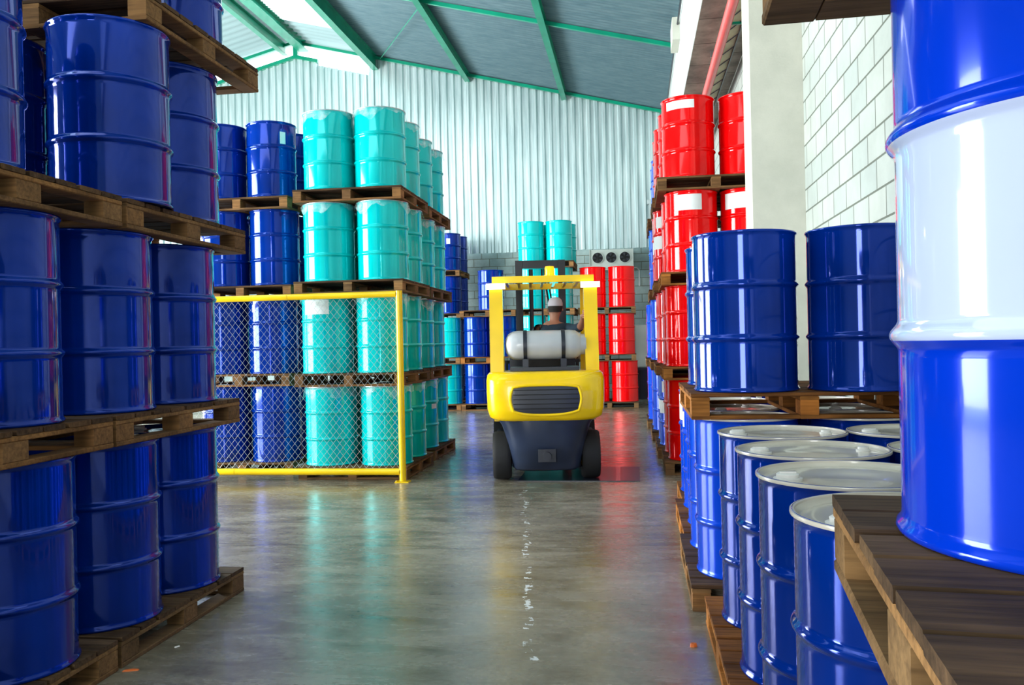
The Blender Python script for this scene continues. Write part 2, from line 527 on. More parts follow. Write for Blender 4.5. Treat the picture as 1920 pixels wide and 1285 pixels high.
# capping of the set-down cladding near the ridge, with its short posts
m = MB()
for (xa, xb) in ((RIDGE_X, RIDGE_X + 0.6), (XL - 1.0, RIDGE_X)):
    za, zb = wall_top(xa + 1e-6), wall_top(xb)
    vs = []
    for (X_, Z_) in ((xa, za), (xb, zb)):
        vs += [(X_, YB - .14, Z_ - .07), (X_, YB - .02, Z_ - .07), (X_, YB - .02, Z_ + .02), (X_, YB - .14, Z_ + .02)]
    m.add(vs, [(0, 1, 2, 3), (4, 7, 6, 5), (0, 4, 5, 1), (1, 5, 6, 2), (2, 6, 7, 3), (3, 7, 4, 0)])
m.box(RIDGE_X - 0.06, RIDGE_X + 0.06, YB - .13, YB - .03, RIDGE_Z - 0.45, RIDGE_Z - 0.05)
m.box(-10.6, -10.56, YB - .1, YB - .06, roof_z(-10.6) - 0.4, roof_z(-10.6) - 0.05)
m.box(-13.0, -12.96, YB - .1, YB - .06, roof_z(-13.0) - 0.4, roof_z(-13.0) - 0.05)
struct(m.obj('trim_cladding_cap', GREENST, smooth=False))
m = MB(); m.tube([(PX[1] - 0.05, 16.5, roof_z(PX[1]) - 0.16), (PX[0] + 0.2, 21.0, roof_z(PX[0]) - 0.16)], 0.012, 6)
struct(m.obj('trim_brace_rod', GREENST))
# concrete ring beam on the right wall
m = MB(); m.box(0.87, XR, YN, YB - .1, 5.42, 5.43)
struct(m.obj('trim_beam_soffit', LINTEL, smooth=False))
m = MB(); m.box(0.865, XR, YN, YB - .1, 5.432, 7.35)
struct(m.obj('trim_concrete_beam', CONCL, smooth=False))
m = MB(); m.board(1.09, XR, 8.1, 8.52, 0, 5.419, 0.01)
m = MB()
ch = 0.012
prof = [(1.09 + ch, 8.1), (XR, 8.1), (XR, 8.52), (1.09 + ch, 8.52), (1.09, 8.52 - ch), (1.09, 8.1 + ch)]
m.add([(a, b_, 0) for a, b_ in prof] + [(a, b_, 5.419) for a, b_ in prof],
      [tuple(range(5, -1, -1)), tuple(range(6, 12))] + [(i, (i + 1) % 6, (i + 1) % 6 + 6, i + 6) for i in range(6)])
struct(m.obj('trim_concrete_column', CONC, smooth=False))
# grey steel column at the far right
m = MB()
m.box(0.40, 0.62, YB - 0.42, YB - 0.40, 0, 4.75); m.box(0.40, 0.62, YB - 0.22, YB - 0.20, 0, 4.75); m.box(0.50, 0.52, YB - 0.40, YB - 0.22, 0, 4.75)
m.box(0.36, 0.66, YB - 0.44, YB - 0.18, 4.75, 4.85)
m.box(0.44, 0.60, YB - 0.44, YB - 0.42, 3.4, 3.48)
struct(m.obj('trim_steel_column', GREYBOX, smooth=False))

# ------------------------------------------------------------------ wall fittings
t = thing('water_pipe', 'pinkish red pipe running along under the concrete beam at upper right', 'pipe', (1.18, 9.0, 5.27))
m = MB(); m.tube([(0, 0, 0), (0, 12.1, 0)], 0.062, 20); m.obj('pipe_run', PIPE, t)
for yy in (3.0, 6.5, 10.0):
    m = MB(); m.box(-0.072, 0.072, yy, yy + 0.03, 0.055, 0.149); m.obj('hanger', STEEL, t, smooth=False)
m = MB()
m.add([(0.0, 0, -0.02), (0.26, 0, -0.02), (0.26, 0, -0.42), (0.20, 0, -0.42), (0.20, 0, -0.22), (0.0, 0, 0.0),
       (0.0, -.02, -0.02), (0.26, -.02, -0.02), (0.26, -.02, -0.42), (0.20, -.02, -0.42), (0.20, -.02, -0.22), (0.0, -.02, 0.0)],
      [(0, 1, 2, 3, 4), (10, 9, 8, 7, 6), (1, 7, 8, 2), (2, 8, 9, 3), (3, 9, 10, 4), (4, 10, 6, 0), (0, 6, 7, 1)])
m.box(0.19, 0.27, -0.14, 0.0, -0.42, 0.14)
m.obj('bracket', PIPERED, t, smooth=False)
t = thing('cable_tray', 'narrow beige cable tray with slanted rungs beside the red pipe', 'cable tray', (1.33, 9.2, 5.30))
m = MB(); m.box(-0.06, 0.06, 0, 11.8, 0.06, 0.07); m.obj('tray_plate', TRAYM, t, smooth=False)
m = MB()
m.box(0.06, 0.075, 0, 11.8, 0.03, 0.09)
for k in range(24):
    y0 = 0.1 + k * 0.48
    m.tube([(-0.055, y0 + 0.30, 0.052), (0.06, y0, 0.052)], 0.007, 5)
m.obj('tray_rungs', DARK, t, smooth=False)
m = MB(); m.box(-0.08, 0.23, 1.6, 1.63, 0.03, 0.06); m.obj('support_bar', GREENST, t, smooth=False)
t = thing('conduit', 'thin grey conduit with a square junction box on the concrete beam', 'conduit', (0.83, 9.0, 6.80))
m = MB(); m.tube([(0, 0, 0), (0, 11.9, 0)], 0.018, 8); m.obj('conduit_tube', DARK, t)
m = MB(); m.box(-0.09, 0.033, 5.7, 6.4, -0.26, 0.12); m.obj('junction_box', CONC, t, smooth=False)

# evaporator with three fans
t = thing('air_cooler', 'white wall air cooler with three round black fans high on the back wall', 'air cooler', (-0.52, YB - 0.66, 3.20))
m = MB()
W_, D_, H_ = 1.02, 0.64, 0.46
m.box(-W_ / 2, W_ / 2, 0.02, D_, 0.0, H_)
m.box(-W_ / 2 - .015, -W_ / 2, 0.0, D_, -.01, H_ + .01); m.box(W_ / 2, W_ / 2 + .015, 0.0, D_, -.01, H_ + .01)
m.box(-W_ / 2, W_ / 2, 0.005, 0.02, 0.0, 0.085); m.box(-W_ / 2 - .01, W_ / 2 + .01, -0.01, D_, -0.03, -0.01)
m.obj('housing', COOLER, t, smooth=False)
for k in range(3):
    cx = -0.325 + k * 0.325
    M_ = Matrix.Translation((cx, 0.018, 0.265)) @ Matrix.Rotation(PI / 2, 4, 'X')
    m = MB(); m.lathe([(0.138, 0.0), (0.138, 0.02), (0.128, 0.022), (0.125, 0.0)], 28, M=M_); m.obj('fan_ring', COOLER, t)
    m = MB(); m.lathe([(0.126, 0.001), (0.02, 0.001), (0.0001, 0.001)], 28, M=M_)
    f_ = m.obj('fan', DARK, t)
    m = MB()
    for q in range(5):
        R_ = M_ @ Matrix.Rotation(q * 2 * PI / 5, 4, 'Z')
        m.add([R_ @ Vector(p) for p in ((0.02, -0.012, 0.004), (0.11, -0.045, 0.004), (0.118, 0.02, 0.014), (0.03, 0.02, 0.012))], [(0, 1, 2, 3)])
    m.lathe([(0.032, 0.0), (0.032, 0.018), (0.0001, 0.02)], 14, M=M_)
    m.obj('fan_blade_set', BLACKR, f_)
m = MB(); m.tube([(0.45, 0.3, 0.02), (0.6, 0.3, 0.02), (0.66, 0.3, -0.05), (0.66, 0.3, -0.42)], 0.02, 8); m.obj('drain_pipe', STEEL, t)
t = thing('electrical_cabinet', 'grey electrical cabinet by the steel column at the far right', 'cabinet', (0.17, YB - 1.05, 0.0))
m = MB(); m.box(-0.17, 0.2, 0, 0.35, 0.82, 1.83); m.obj('cabinet_body', GREYBOX, t, smooth=False)
m = MB(); m.box(-0.155, 0.185, -0.018, -0.001, 0.84, 1.81); m.obj('cabinet_door', COOLER, t, smooth=False)
m = MB(); m.box(-0.25, 0.25, -0.05, 0.4, 0.76, 0.818)
for sx in (-0.22, 0.18):
    for sy in (-0.03, 0.33):
        m.box(sx, sx + .05, sy, sy + .05, 0, 0.76)
m.box(-0.2, 0.2, 0.36, 0.38, 0.05, 0.76)
m.obj('stand', DARK, t, smooth=False)

# ------------------------------------------------------------------ pallets
PW = 1.24


def pallet_meshes(seed):
    r = random.Random(seed)
    h = PW / 2
    dk = MB(); n = 8; bw = PW / n
    for i in range(n):
        y0 = -h + i * bw + (0.004 if i else 0); y1 = -h + (i + 1) * bw - (0.004 if i < n - 1 else 0) - r.choice((0, 0.008, 0.018)) * (i < n - 1)
        e0 = r.uniform(-0.008, 0.003); e1 = r.uniform(-0.003, 0.008)
        dk.board(-h + e0 * .5, h + e1 * .5, y0, y1, 0.122, 0.144 - r.uniform(0, .0015), bd=r.uniform(0, .35))
    st = MB(); bs = MB(); bl = []
    for cx in (-h + .05, 0, h - .05):
        st.board(cx - .05, cx + .05, -h, h, 0.100, 0.1215, bd=0.9)
        bs.board(cx - .05, cx + .05, -h, h, 0.0, 0.022, bd=0.6)
    for s in (-1, 1):
        for (xa, xb) in ((-h + .1005, -.0505), (.0505, h - .1005)):
            y0 = s * (h - .05)
            bs.board(xa, xb, y0 - .05, y0 + .05, 0.0, 0.0215, bd=0.6)
    for cx in (-h + .05, 0, h - .05):
        for cy in (-h + .07, 0, h - .07):
            b_ = MB(); b_.board(-.048 + cx, .048 + cx, cy - .07, cy + .07, 0.0222, 0.0998, .003, bd=r.uniform(.5, 1))
            bl.append(b_)
    return dk, st, bs, bl


WOODS = {'w': WOOD, 'o': WOODO, 'g': WOODG}
PAL = {}
for key, wm in WOODS.items():
    for sd in range(2):
        dk, st, bs, bl = pallet_meshes(sd * 7 + ord(key))
        PAL[key, sd] = [('deck', dk.mesh('deck', wm, smooth=False)), ('stringer_boards', st.mesh('stringer_boards', wm, smooth=False)),
                        ('base_boards', bs.mesh('base_boards', wm, smooth=False))] + [('block', b_.mesh('block', wm, smooth=False)) for b_ in bl]
PH = 0.144; DH = 0.88; LV = PH + DH
TIERW = ['bottom', 'second', 'third', 'top']


def pallet(x, y, z, label, rz=0.0, kind='w', group=None, sx=1.0, sy=1.0):
    t = thing('wooden_pallet', label, 'pallet', (x, y, z), rz, group)
    t.scale = (sx, sy, 1)
    for nm, me in PAL[kind, random.randrange(2)]:
        link(nm, me, t)
    return t


# ------------------------------------------------------------------ drums
RB = 0.284


def drum_profile():
    p = [(0.270, 0.006), (0.286, 0.0), (0.290, 0.002), (0.2925, 0.007), (0.291, 0.013), (RB + 0.001, 0.020), (RB, 0.030), (RB, 0.036), (RB, 0.262)]
    for hz in (0.295, 0.587):
        for k in range(-6, 7):
            u = k / 6.0
            p.append((RB + 0.0125 * (math.cos(u * PI) * .5 + .5) ** 0.75, hz + u * 0.022))
        p += [(RB, hz + 0.028), (RB, hz + (0.258 if hz < 0.5 else 0.235))]
    p += [(RB, 0.842), (RB, 0.848), (RB + 0.001, 0.860), (0.290, 0.866), (0.2925, 0.872), (0.291, 0.878), (0.287, 0.880), (0.283, 0.877), (0.281, 0.870), (0.281, 0.858)]
    # extra rings so that the paint mottling follows the wall
    return p


SEG = 56
DP = drum_profile()
BODY = {}
for nm, mat in (('blue', BLUE), ('bright', LITBLUE), ('pale', SHEENBLUE), ('teal', TEAL), ('red', RED)):
    m = MB(); m.lathe(DP, SEG, cap0=True); BODY[nm] = m.mesh('drum_body', mat, angle=60)
m = MB(); m.lathe(DP, 96, cap0=True, mi=lambda a, b_: 1 if 0.289 < (a[1] + b_[1]) / 2 < 0.578 else 0)
BODY['tri'] = m.mesh('drum_body', [LITBLUE, WHITEP], angle=60)


def lid_mesh(mat):
    m = MB(); m.lathe([(0.281, 0.8725), (0.272, 0.862), (0.262, 0.8595), (0.255, 0.862), (0.235, 0.8625), (0.10, 0.863), (0.095, 0.861), (0.0002, 0.861)], SEG)
    return m.mesh('drum_lid', mat, angle=60)


LID = {k: lid_mesh(v) for k, v in (('blue', BLUE), ('teal', TEAL), ('red', RED), ('white', LIDW))}
m = MB(); m.lathe([(0.046, 0.0), (0.046, 0.008), (0.036, 0.010), (0.036, 0.020), (0.031, 0.023), (0.0002, 0.022)], 18)
m.box(-0.026, 0.026, -0.005, 0.005, 0.021, 0.027)
BUNG_L = m.mesh('bung_cap', PLASTICW)
m = MB(); m.lathe([(0.028, 0.0), (0.028, 0.007), (0.021, 0.009), (0.021, 0.018), (0.0002, 0.019)], 14)
BUNG_S = m.mesh('bung_cap', PLASTICW)
RIMM = {}


def rim_mesh(mat):
    m = MB(); m.lathe([(0.2928, 0.868), (0.2940, 0.873), (0.2930, 0.8780), (0.287, 0.8795), (0.281, 0.878), (0.2805, 0.872)], SEG)
    return m.mesh('closing_ring', mat, angle=60)


RIM_W = rim_mesh(LIDW); RIM_S = rim_mesh(STEEL)


def label_mesh(a0, a1, z0, z1, mat=PAPER, r=RB + 0.0016, n=12, band=None):
    m = MB(); vs = []; fs = []
    for i in range(n + 1):
        a = a0 + (a1 - a0) * i / n
        vs += [(r * math.cos(a), r * math.sin(a), z0), (r * math.cos(a), r * math.sin(a), z1)]
    for i in range(n):
        fs.append((2 * i, 2 * i + 2, 2 * i + 3, 2 * i + 1))
    m.add(vs, fs)
    return m.mesh('paper_label', mat)


def liner_mesh(seed, depth=0.13):
    r = random.Random(seed); m = MB(); n = 72; vs = []; fs = []
    ph = [r.uniform(0, 6.28) for _ in range(4)]
    rows = 5
    for k in range(rows):
        u = k / (rows - 1)
        for i in range(n):
            a = 2 * PI * i / n
            d = depth * (0.45 + 0.35 * math.sin(3 * a + ph[0]) + 0.25 * math.sin(7 * a + ph[1]) + 0.2 * r.random())
            d = max(0.02, d)
            rr_ = 0.2945 + u * (0.004 + 0.012 * abs(math.sin(11 * a + ph[2])) + 0.008 * abs(math.sin(5 * a + ph[3])) + r.uniform(0, .004))
            vs.append((rr_ * math.cos(a), rr_ * math.sin(a), 0.872 - u * d))
    for k in range(rows - 1):
        for i in range(n):
            j = (i + 1) % n
            fs.append((k * n + i, k * n + j, (k + 1) * n + j, (k + 1) * n + i))
    m.add(vs, fs)
    return m.mesh('plastic_liner', FILM, angle=20)


LINERS = [liner_mesh(s) for s in range(4)]
LIDKEY = {'blue': 'blue', 'bright': 'blue', 'pale': 'blue', 'teal': 'teal', 'red': 'red', 'tri': 'blue'}


def drum(x, y, z, color, label, group=None, lid=None, rz=None, lab=None, liner=False, rim=None, label_txt=None):
    """z is the height the drum stands at"""
    t = thing('steel_drum', label, 'drum', (x, y, z), 0, group)
    rz = random.uniform(0, 6.28) if rz is None else rz
    body = link('drum_body', BODY[color], t); body.rotation_euler.z = 0
    ld = link('drum_lid', LID[lid or LIDKEY[color]], t)
    for (me, r_, a_) in ((BUNG_L, 0.205, rz), (BUNG_S, 0.205, rz + PI)):
        b_ = link('bung_cap', me, ld); b_.location = (r_ * math.cos(a_), r_ * math.sin(a_), 0.8625)
    if lid == 'white': link('closing_ring', RIM_W, t)
    elif rim: link('closing_ring', RIM_S, t)
    if liner:
        l_ = link('plastic_liner', LINERS[random.randrange(4)], t); l_.rotation_euler.z = random.randrange(4) * PI / 2
    if lab:
        for (ad, wd, z0, z1) in lab:     # centre angle in degrees, width in degrees
            a0 = math.radians(ad - wd / 2); a1 = math.radians(ad + wd / 2)
            link('paper_label', label_mesh(a0, a1, z0, z1), t)
    return t


DRUMN = {'blue': 'dark blue', 'pale': 'lit blue', 'teal': 'turquoise', 'red': 'red', 'bright': 'bright blue'}


# ---- left foreground stack -------------------------------------------------
LG = 'dark blue drums of the left foreground stack'
LGP = 'pallets of the left foreground stack'
lx = -2.69
Ldata = [  # z level, pallets [(name, cy, kind)], drums aisle side y
    (0, [('far', 4.26, 'g'), ('near', 2.99, 'g')], [4.54, 3.93, 3.27, 2.67]),
    (1, [('far', 4.255, 'w'), ('near', 2.99, 'w')], [4.58, 3.93, 3.22, 2.62]),
    (2, [('far', 4.36, 'w'), ('near', 3.08, 'w')], [4.66, 4.00, 3.02, 2.42]),
    (3, [('far', 4.46, 'w')], [4.75, 4.15]),
]
POSL = ['farthest', 'second farthest', 'third farthest', 'nearest the camera']
for lv, pals, ys in Ldata:
    for nm, cy, kd in pals:
        pallet(-2.995 + (0, 0, 0.01, 0.07)[lv], cy, lv * LV, '%s wooden pallet, %s tier of left foreground stack, %s' %
               ('weathered' if kd == 'g' else 'brown', TIERW[lv], {'far': 'far one', 'near': 'near one'}[nm]) if lv < 3
               else 'dark wooden pallet high at upper left under the topmost blue drums', 0, kd, LGP)
    for k, yy in enumerate(ys):
        for s in (0, 1):
            if lv == 3:
                ps = ['farther', 'nearer'][k]
            else:
                ps = POSL[k]
            drum(lx + (0.015 if lv == 0 else 0) + (0.08 if (lv == 2 and k == 1 and not s) else 0) - 0.63 * s, yy + (0.02 if s else 0), lv * LV + PH, 'blue',
                 'dark blue drum, %s tier of left foreground stack, %s, %s' % (TIERW[lv], ps, 'aisle side' if not s else 'behind the front row'), LG)

# ---- turquoise stack behind the fence ---------------------------------------
GG = 'turquoise drums of the fenced stack'
for lv in range(4):
    dx = [0.0, -0.03, 0.0, -0.01][lv]
    for nm, cy in (('front', 9.63), ('rear', 11.10)):
        pallet(-3.10 + dx - (0.04 if nm == 'rear' else 0), cy + (0.0, .02, -.02, .03)[lv], lv * LV,
               'wooden pallet, %s tier of the fenced turquoise drums, %s half of the stack' % (TIERW[lv], nm), 0, 'w' if lv != 2 else 'g', 'pallets under the turquoise drums')
    for k, yy in enumerate((9.33, 9.96, 10.80, 11.42)):
        for s in (0, 1):
            if s and k in (2, 3) and lv < 3: continue
            lb = None
            if lv == 1 and k == 0 and s: lb = [(-98, 62, 0.66, 0.82)]
            if lv == 0 and k == 2 and not s: lb = [(-20, 22, 0.50, 0.56)]
            drum(-2.79 + dx - (0.65, 0.64, 0.63, 0.602)[lv] * s - (0.045 if k > 1 else 0), yy, lv * LV + PH, 'teal',
                 'turquoise drum, %s tier behind the yellow fence, %s, %s row back' % (TIERW[lv] + (' with white label' if lb and lv == 1 else ''), 'left column' if s else 'right column', ['front', 'second', 'third', 'last'][k]),
                 GG, liner=(k < 2 or not s), rim=True, lab=lb)
# ---- blue stack left of it ---------------------------------------------------
for lv in range(4):
    dx = [0.0, -0.02, 0.02, 0.0][lv]
    pallet(-4.53 + dx, 9.94, lv * LV, 'wooden pallet, %s tier under the blue drums left of the turquoise stack' % TIERW[lv], 0, 'w', 'pallets of the blue stack behind the fence')
    for k, yy in enumerate((9.63, 10.24)):
        for s in (0, 1):
            drum(-4.22 + dx - 0.625 * s, yy, lv * LV + PH, 'blue',
                 'blue drum left of the turquoise drums, %s tier, %s column, %s row' % (TIERW[lv], ['right', 'left'][s], ['front', 'rear'][k]),
                 'blue drums beside the turquoise stack', lab=[(-40, 14, 0.62, 0.76)] if (lv == 3 and k == 0 and not s) else ([(-118, 10, .72, .8)] if (lv < 2 and k == 0 and not s) else None))

# ---- back row ------------------------------------------------------------------
BP = 'pallets of the row by the back wall'
for lv in range(2):
    pallet(-4.42, 18.95, lv * LV, 'wooden pallet under turquoise drum, %s tier, far behind the fenced stack' % TIERW[lv], 0, 'w', BP)
    drum(-4.12, 18.65, lv * LV + PH, 'teal', 'turquoise drum far back, %s tier, left of the distant blue drums' % TIERW[lv], 'turquoise drums far back')
for lv in range(3):
    pallet(-3.17, 18.95, lv * LV, 'wooden pallet, %s tier of the distant blue drums left of the forklift' % TIERW[lv], 0, 'o' if lv == 1 else 'w', BP)
    xs_ = (-3.47, -2.86) if lv < 2 else (-3.13,)
    for i, xx in enumerate(xs_):
        drum(xx, 18.65, lv * LV + PH, 'blue', 'blue drum in the distance left of the forklift, %s tier%s' % (TIERW[lv] if lv < 2 else 'topmost', [', left one', ', right one'][i] if lv < 2 else ''), 'distant blue drums')
for lv in range(4):
    pallet(-4.68, 20.36, lv * LV, 'wooden pallet, %s tier of the blue stack against the back wall' % TIERW[lv], 0, 'w', BP)
    drum(-4.37, 20.05, lv * LV + PH, 'blue', 'blue drum by the back wall, %s tier, front one peeking past turquoise stack' % TIERW[lv], 'blue drums by the back wall',
         lab=[(-80, 18, .62, .75)] if lv == 3 else None)
    drum(-4.33, 20.66, lv * LV + PH, 'blue', 'blue drum by the back wall, %s tier, behind another blue drum' % TIERW[lv], 'blue drums by the back wall')
for lv in range(4):
    pallet(-1.89, 18.95, lv * LV, 'wooden pallet, %s tier of the distant turquoise stack behind the forklift' % TIERW[lv], 0, 'g', BP)
    for i, xx in enumerate((-2.215, -1.60)):
        for j, yy in enumerate((18.65, 19.25)):
            if j and lv < 3: continue
            drum(xx + (0.05 if j else 0), yy, lv * LV + PH, 'teal', 'turquoise drum behind the forklift, %s tier, %s, %s row' % (TIERW[lv], ['left', 'right'][i], ['front', 'rear'][j]), 'turquoise drums behind the forklift')
for lv in range(3):
    dx = [0.05, 0, 0.02][lv]
    pallet(-0.60 + dx * .6, 19.1, lv * LV, 'wooden pallet, %s tier of the red drums right of the forklift' % (TIERW[lv] if lv < 2 else 'topmost'), 0, 'g', BP)
    for i, xx in enumerate((-0.91, -0.285)):
        drum(xx + dx, 18.8, lv * LV + PH, 'red', 'red drum right of the forklift below the air cooler, %s tier, %s one' % (TIERW[lv] if lv < 2 else 'topmost', ['left', 'right'][i]), 'red drums below the air cooler')

# ---- right-hand row -----------------------------------------------------------
RP = 'pallets of the right-hand row'
for lv in range(4):
    pallet(0.915 - (0.02 if lv == 3 else 0), 9.95, lv * LV, 'wooden pallet, %s tier of the tall red stack by the column' % TIERW[lv], 0, 'o' if lv in (1, 2) else 'w', RP)
    dx = [0.0, 0.0, 0.015, 0.0][lv]
    for i, (xx, yy) in enumerate(((0.63, 9.65), (1.25, 9.65), (0.61, 10.26))):
        lb = None
        if lv == 3 and i == 0: lb = [(-112, 66, 0.74, 0.83)]
        if lv == 2 and i == 0: lb = [(-100, 60, 0.665, 0.835)]
        if lv == 2 and i == 1: lb = [(-120, 60, 0.665, 0.835)]
        if lv == 1 and i == 0: lb = [(-78, 46, 0.68, 0.835)]
        drum(xx + dx * (i != 1), yy, lv * LV + PH, 'red',
             'red drum of the tall stack beside the column, %s tier, %s' % (TIERW[lv], ['front left', 'front right', 'rear left'][i] + (' with white label' if lb else '')),
             'red drums beside the concrete column', lab=lb, rim=False)
for lv in range(4):
    pallet(0.87, 11.27, lv * LV, 'wooden pallet, %s tier of the stack just behind the red stack' % TIERW[lv], 0, 'w', RP)
    for i, yy in enumerate((10.96, 11.58)):
        drum(0.575 - (0.03 if lv == 2 else 0), yy, lv * LV + PH, 'pale' if lv == 0 else 'red',
             '%s drum in stack behind the tall red stack, %s tier, %s one' % ('blue' if lv == 0 else 'red', TIERW[lv], ['nearer', 'farther'][i]), 'drums behind the red stack',
             lab=[(-150, 40, .40, .56), (-140, 26, .66, .80)] if lv in (0, 2) else None)
for lv in range(4):
    pallet(0.84, 13.1, lv * LV, 'wooden pallet, %s tier under the slim row of far right blue drums' % TIERW[lv], 0, 'w', RP)
    for i, yy in enumerate((12.8, 13.42)):
        drum(0.53 + (0.05 if lv == 3 else 0), yy, lv * LV + PH, 'pale', 'blue drum in far right row, %s tier, %s one' % (TIERW[lv], ['nearer', 'farther'][i]), 'far right blue drums',
             lab=[(-125, 26, .66, .82)])
for lv in range(2):
    pallet(0.80, 14.82, lv * LV, 'wooden pallet, %s tier of the last blue drums along the right wall' % TIERW[lv], 0, 'w', RP)
    for i, yy in enumerate((14.52, 15.14)):
        drum(0.49, yy, lv * LV + PH, 'pale', 'blue drum, last along right wall, %s tier, %s one' % (TIERW[lv], ['nearer', 'farther'][i]), 'last blue drums along the right wall')
# single-tier pallets between the red stack and the blue pair
pallet(0.72, 7.66, 0, 'shallow wooden pallet on the floor in front of the concrete column', 0, 'o', RP, 0.58, 0.70)
drum(0.66, 7.62, PH, 'pale', 'blue drum with large white label in front of the red stack', 'drums of the right foreground row', lab=[(-145, 70, 0.62, 0.84)])
pallet(0.925, 6.58, 0, 'wooden pallet on the floor under the partly hidden blue drums', 0, 'o', RP)
for i, (xx, yy) in enumerate(((0.645, 6.9), (0.64, 6.28), (1.26, 6.9), (1.26, 6.28))):
    drum(xx, yy, PH, 'pale' if i < 2 else 'blue', 'blue floor-level drum behind the paired blue drums, %s' % ['aisle side, farther', 'aisle side, nearer', 'wall side, farther', 'wall side, nearer'][i],
         'hidden floor drums of right row', lab=[(-170, 10, .63, .75)] if i == 0 else None, lid='white')
# two-tier pallet
pallet(0.895, 5.29, 0, 'wooden pallet on the floor with its corner sticking out into the aisle', 0, 'w', RP)
for i, (xx, yy) in enumerate(((0.615, 5.0), (1.24, 5.0), (0.615, 5.61), (1.24, 5.61))):
    drum(xx, yy, PH, 'pale' if i in (0, 2) else 'blue', 'blue floor-level drum under the paired drums\' pallet, %s' % ['front aisle side, brightly lit', 'front wall side', 'rear aisle side', 'rear wall side'][i], 'drums under the paired drums', lid='white')
pallet(0.915, 5.35, LV, 'orange-brown pallet carrying the pair of blue drums at right', 0, 'o', RP)
drum(0.622, 5.0, LV + PH, 'blue', 'glossy blue drum standing on the orange pallet, left of the pair', 'pair of blue drums on orange pallet', lab=[(-178, 16, .62, .84)], rz=2.0)
drum(1.245, 4.95, LV + PH, 'blue', 'glossy blue drum standing on the orange pallet, right of the pair', 'pair of blue drums on orange pallet', rz=1.0)
drum(0.625, 5.68, LV + PH, 'blue', 'blue drum hidden behind the left one of the pair', 'pair of blue drums on orange pallet')
# white-lidded drums in front
pallet(0.95, 3.86, 0, 'reddish brown pallet on the floor under the white-lidded drums, farther one', 0, 'o', RP)
pallet(0.95, 2.60, 0, 'dark pallet on the floor under the nearest white-lidded drums', 0, 'o', RP)
WL = 'white-lidded blue drums at lower right'
for (xx, yy, lb, rz) in ((0.672, 4.15, 'blue drum with white lid, farthest of the aisle-side four', 3.25), (0.680, 3.50, 'blue drum with white lid, second farthest of the aisle-side four', 3.30),
                     (0.675, 2.87, 'blue drum with white lid, second nearest of the aisle-side four', 3.35), (0.675, 2.24, 'blue drum with white lid half hidden by the dark foreground pallet', 3.6),
                     (1.268, 4.17, 'blue drum with white lid by the wall, right of the farthest aisle-side one', 3.3), (1.272, 3.52, 'blue drum with white lid by the wall, its lid edge just showing', 3.0),
                     (1.272, 2.88, 'blue drum with white lid by the wall, behind the tall foreground drum', 3.0), (1.272, 2.26, 'blue drum with white lid by the wall, under the foreground drum\'s base line', 3.0)):
    drum(xx, yy, PH, 'blue', lb, WL, lid='white', rz=rz, lab=[(178, 5, .58, .86)] if yy == 4.15 and xx < 1 else None)
# foreground pallets
pallet(0.95, 1.20, 0, 'floor pallet under the dark foreground pallet, out of sight', 0, 'w', RP)
for i, yy in enumerate((1.46, 0.86)):
    drum(1.06, yy, PH, 'blue', 'blue drum holding up the dark foreground pallet, %s one' % ['farther', 'nearer'][i], 'supports of the foreground pallet', lid='white')
pallet(0.870, 0.995, LV, 'dark worn pallet in the right foreground under the tall blue and white drum', math.radians(-6.0), 'g', None, 0.93)
drum(0.674, 1.309, LV + PH, 'tri', 'large blue drum with a wide white middle band in the right foreground', None)
pallet(0.815, 1.009, 2 * LV, 'dark pallet at the top right corner on the blue and white drum', math.radians(-2.0), 'g', None, 0.95)

# ------------------------------------------------------------------ fence
FX0, FX1, FY, FZ = -6.6, -2.49, 8.87, 2.05
t = thing('chain_link_fence', 'yellow tubular fence panel with chain-link mesh in front of the turquoise drums', 'fence', (FX1, FY, 0))
L_ = FX0 - FX1
m = MB(); m.tube([(0, 0, 0.012), (0, 0, FZ - 0.0)], 0.036, 18); m.obj('post', YELLOW, t)
m = MB(); m.tube([(-0.03, 0, FZ - 0.035), (L_, 0, FZ - 0.035)], 0.034, 18)
m.tube([(-1.25, 0, FZ - 0.035), (-1.256, 0, FZ - 0.035)], 0.0365, 18); m.tube([(-2.45, 0, FZ - 0.035), (-2.456, 0, FZ - 0.035)], 0.0365, 18)
m.obj('top_rail', YELLOW, t)
m = MB(); m.tube([(-0.03, 0, 0.11), (L_, 0, 0.11)], 0.036, 18); m.tube([(-1.9, 0, 0.11), (-1.906, 0, 0.11)], 0.0385, 18)
m.obj('bottom_rail', YELLOW, t)
m = MB(); m.box(-0.075, 0.075, -0.06, 0.06, 0, 0.011); m.lathe([(0.01, 0), (0.01, 0.012), (0.0001, 0.012)], 8, (-0.06, -0.04, 0.011)); m.obj('base_plate', YELLOW, t, smooth=False)
m = MB(); a = 0.0365; bb = 0.0445; z0 = 0.15; z1 = FZ - 0.075
n = int(-L_ / a); nz = int((z1 - z0) / bb)
for i in range(n):
    xa = -0.036 - i * a
    pts = []
    for k in range(nz + 1):
        side = (k + i) % 2
        pts.append((xa - a * side * 1.06, 0.004 * (1 if side else -1), z0 + k * bb))
    m.tube(pts, 0.0020, 4, caps=False)
m.obj('chain_link_mesh', GALV, t, smooth=True)

# ------------------------------------------------------------------ floor bits
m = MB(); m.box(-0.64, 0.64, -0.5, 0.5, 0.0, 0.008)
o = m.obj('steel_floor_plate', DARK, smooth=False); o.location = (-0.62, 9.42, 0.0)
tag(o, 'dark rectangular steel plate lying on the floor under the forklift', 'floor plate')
for (px_, py_, s_, lb) in ((-0.0, 0, 1, ''),):
    pass


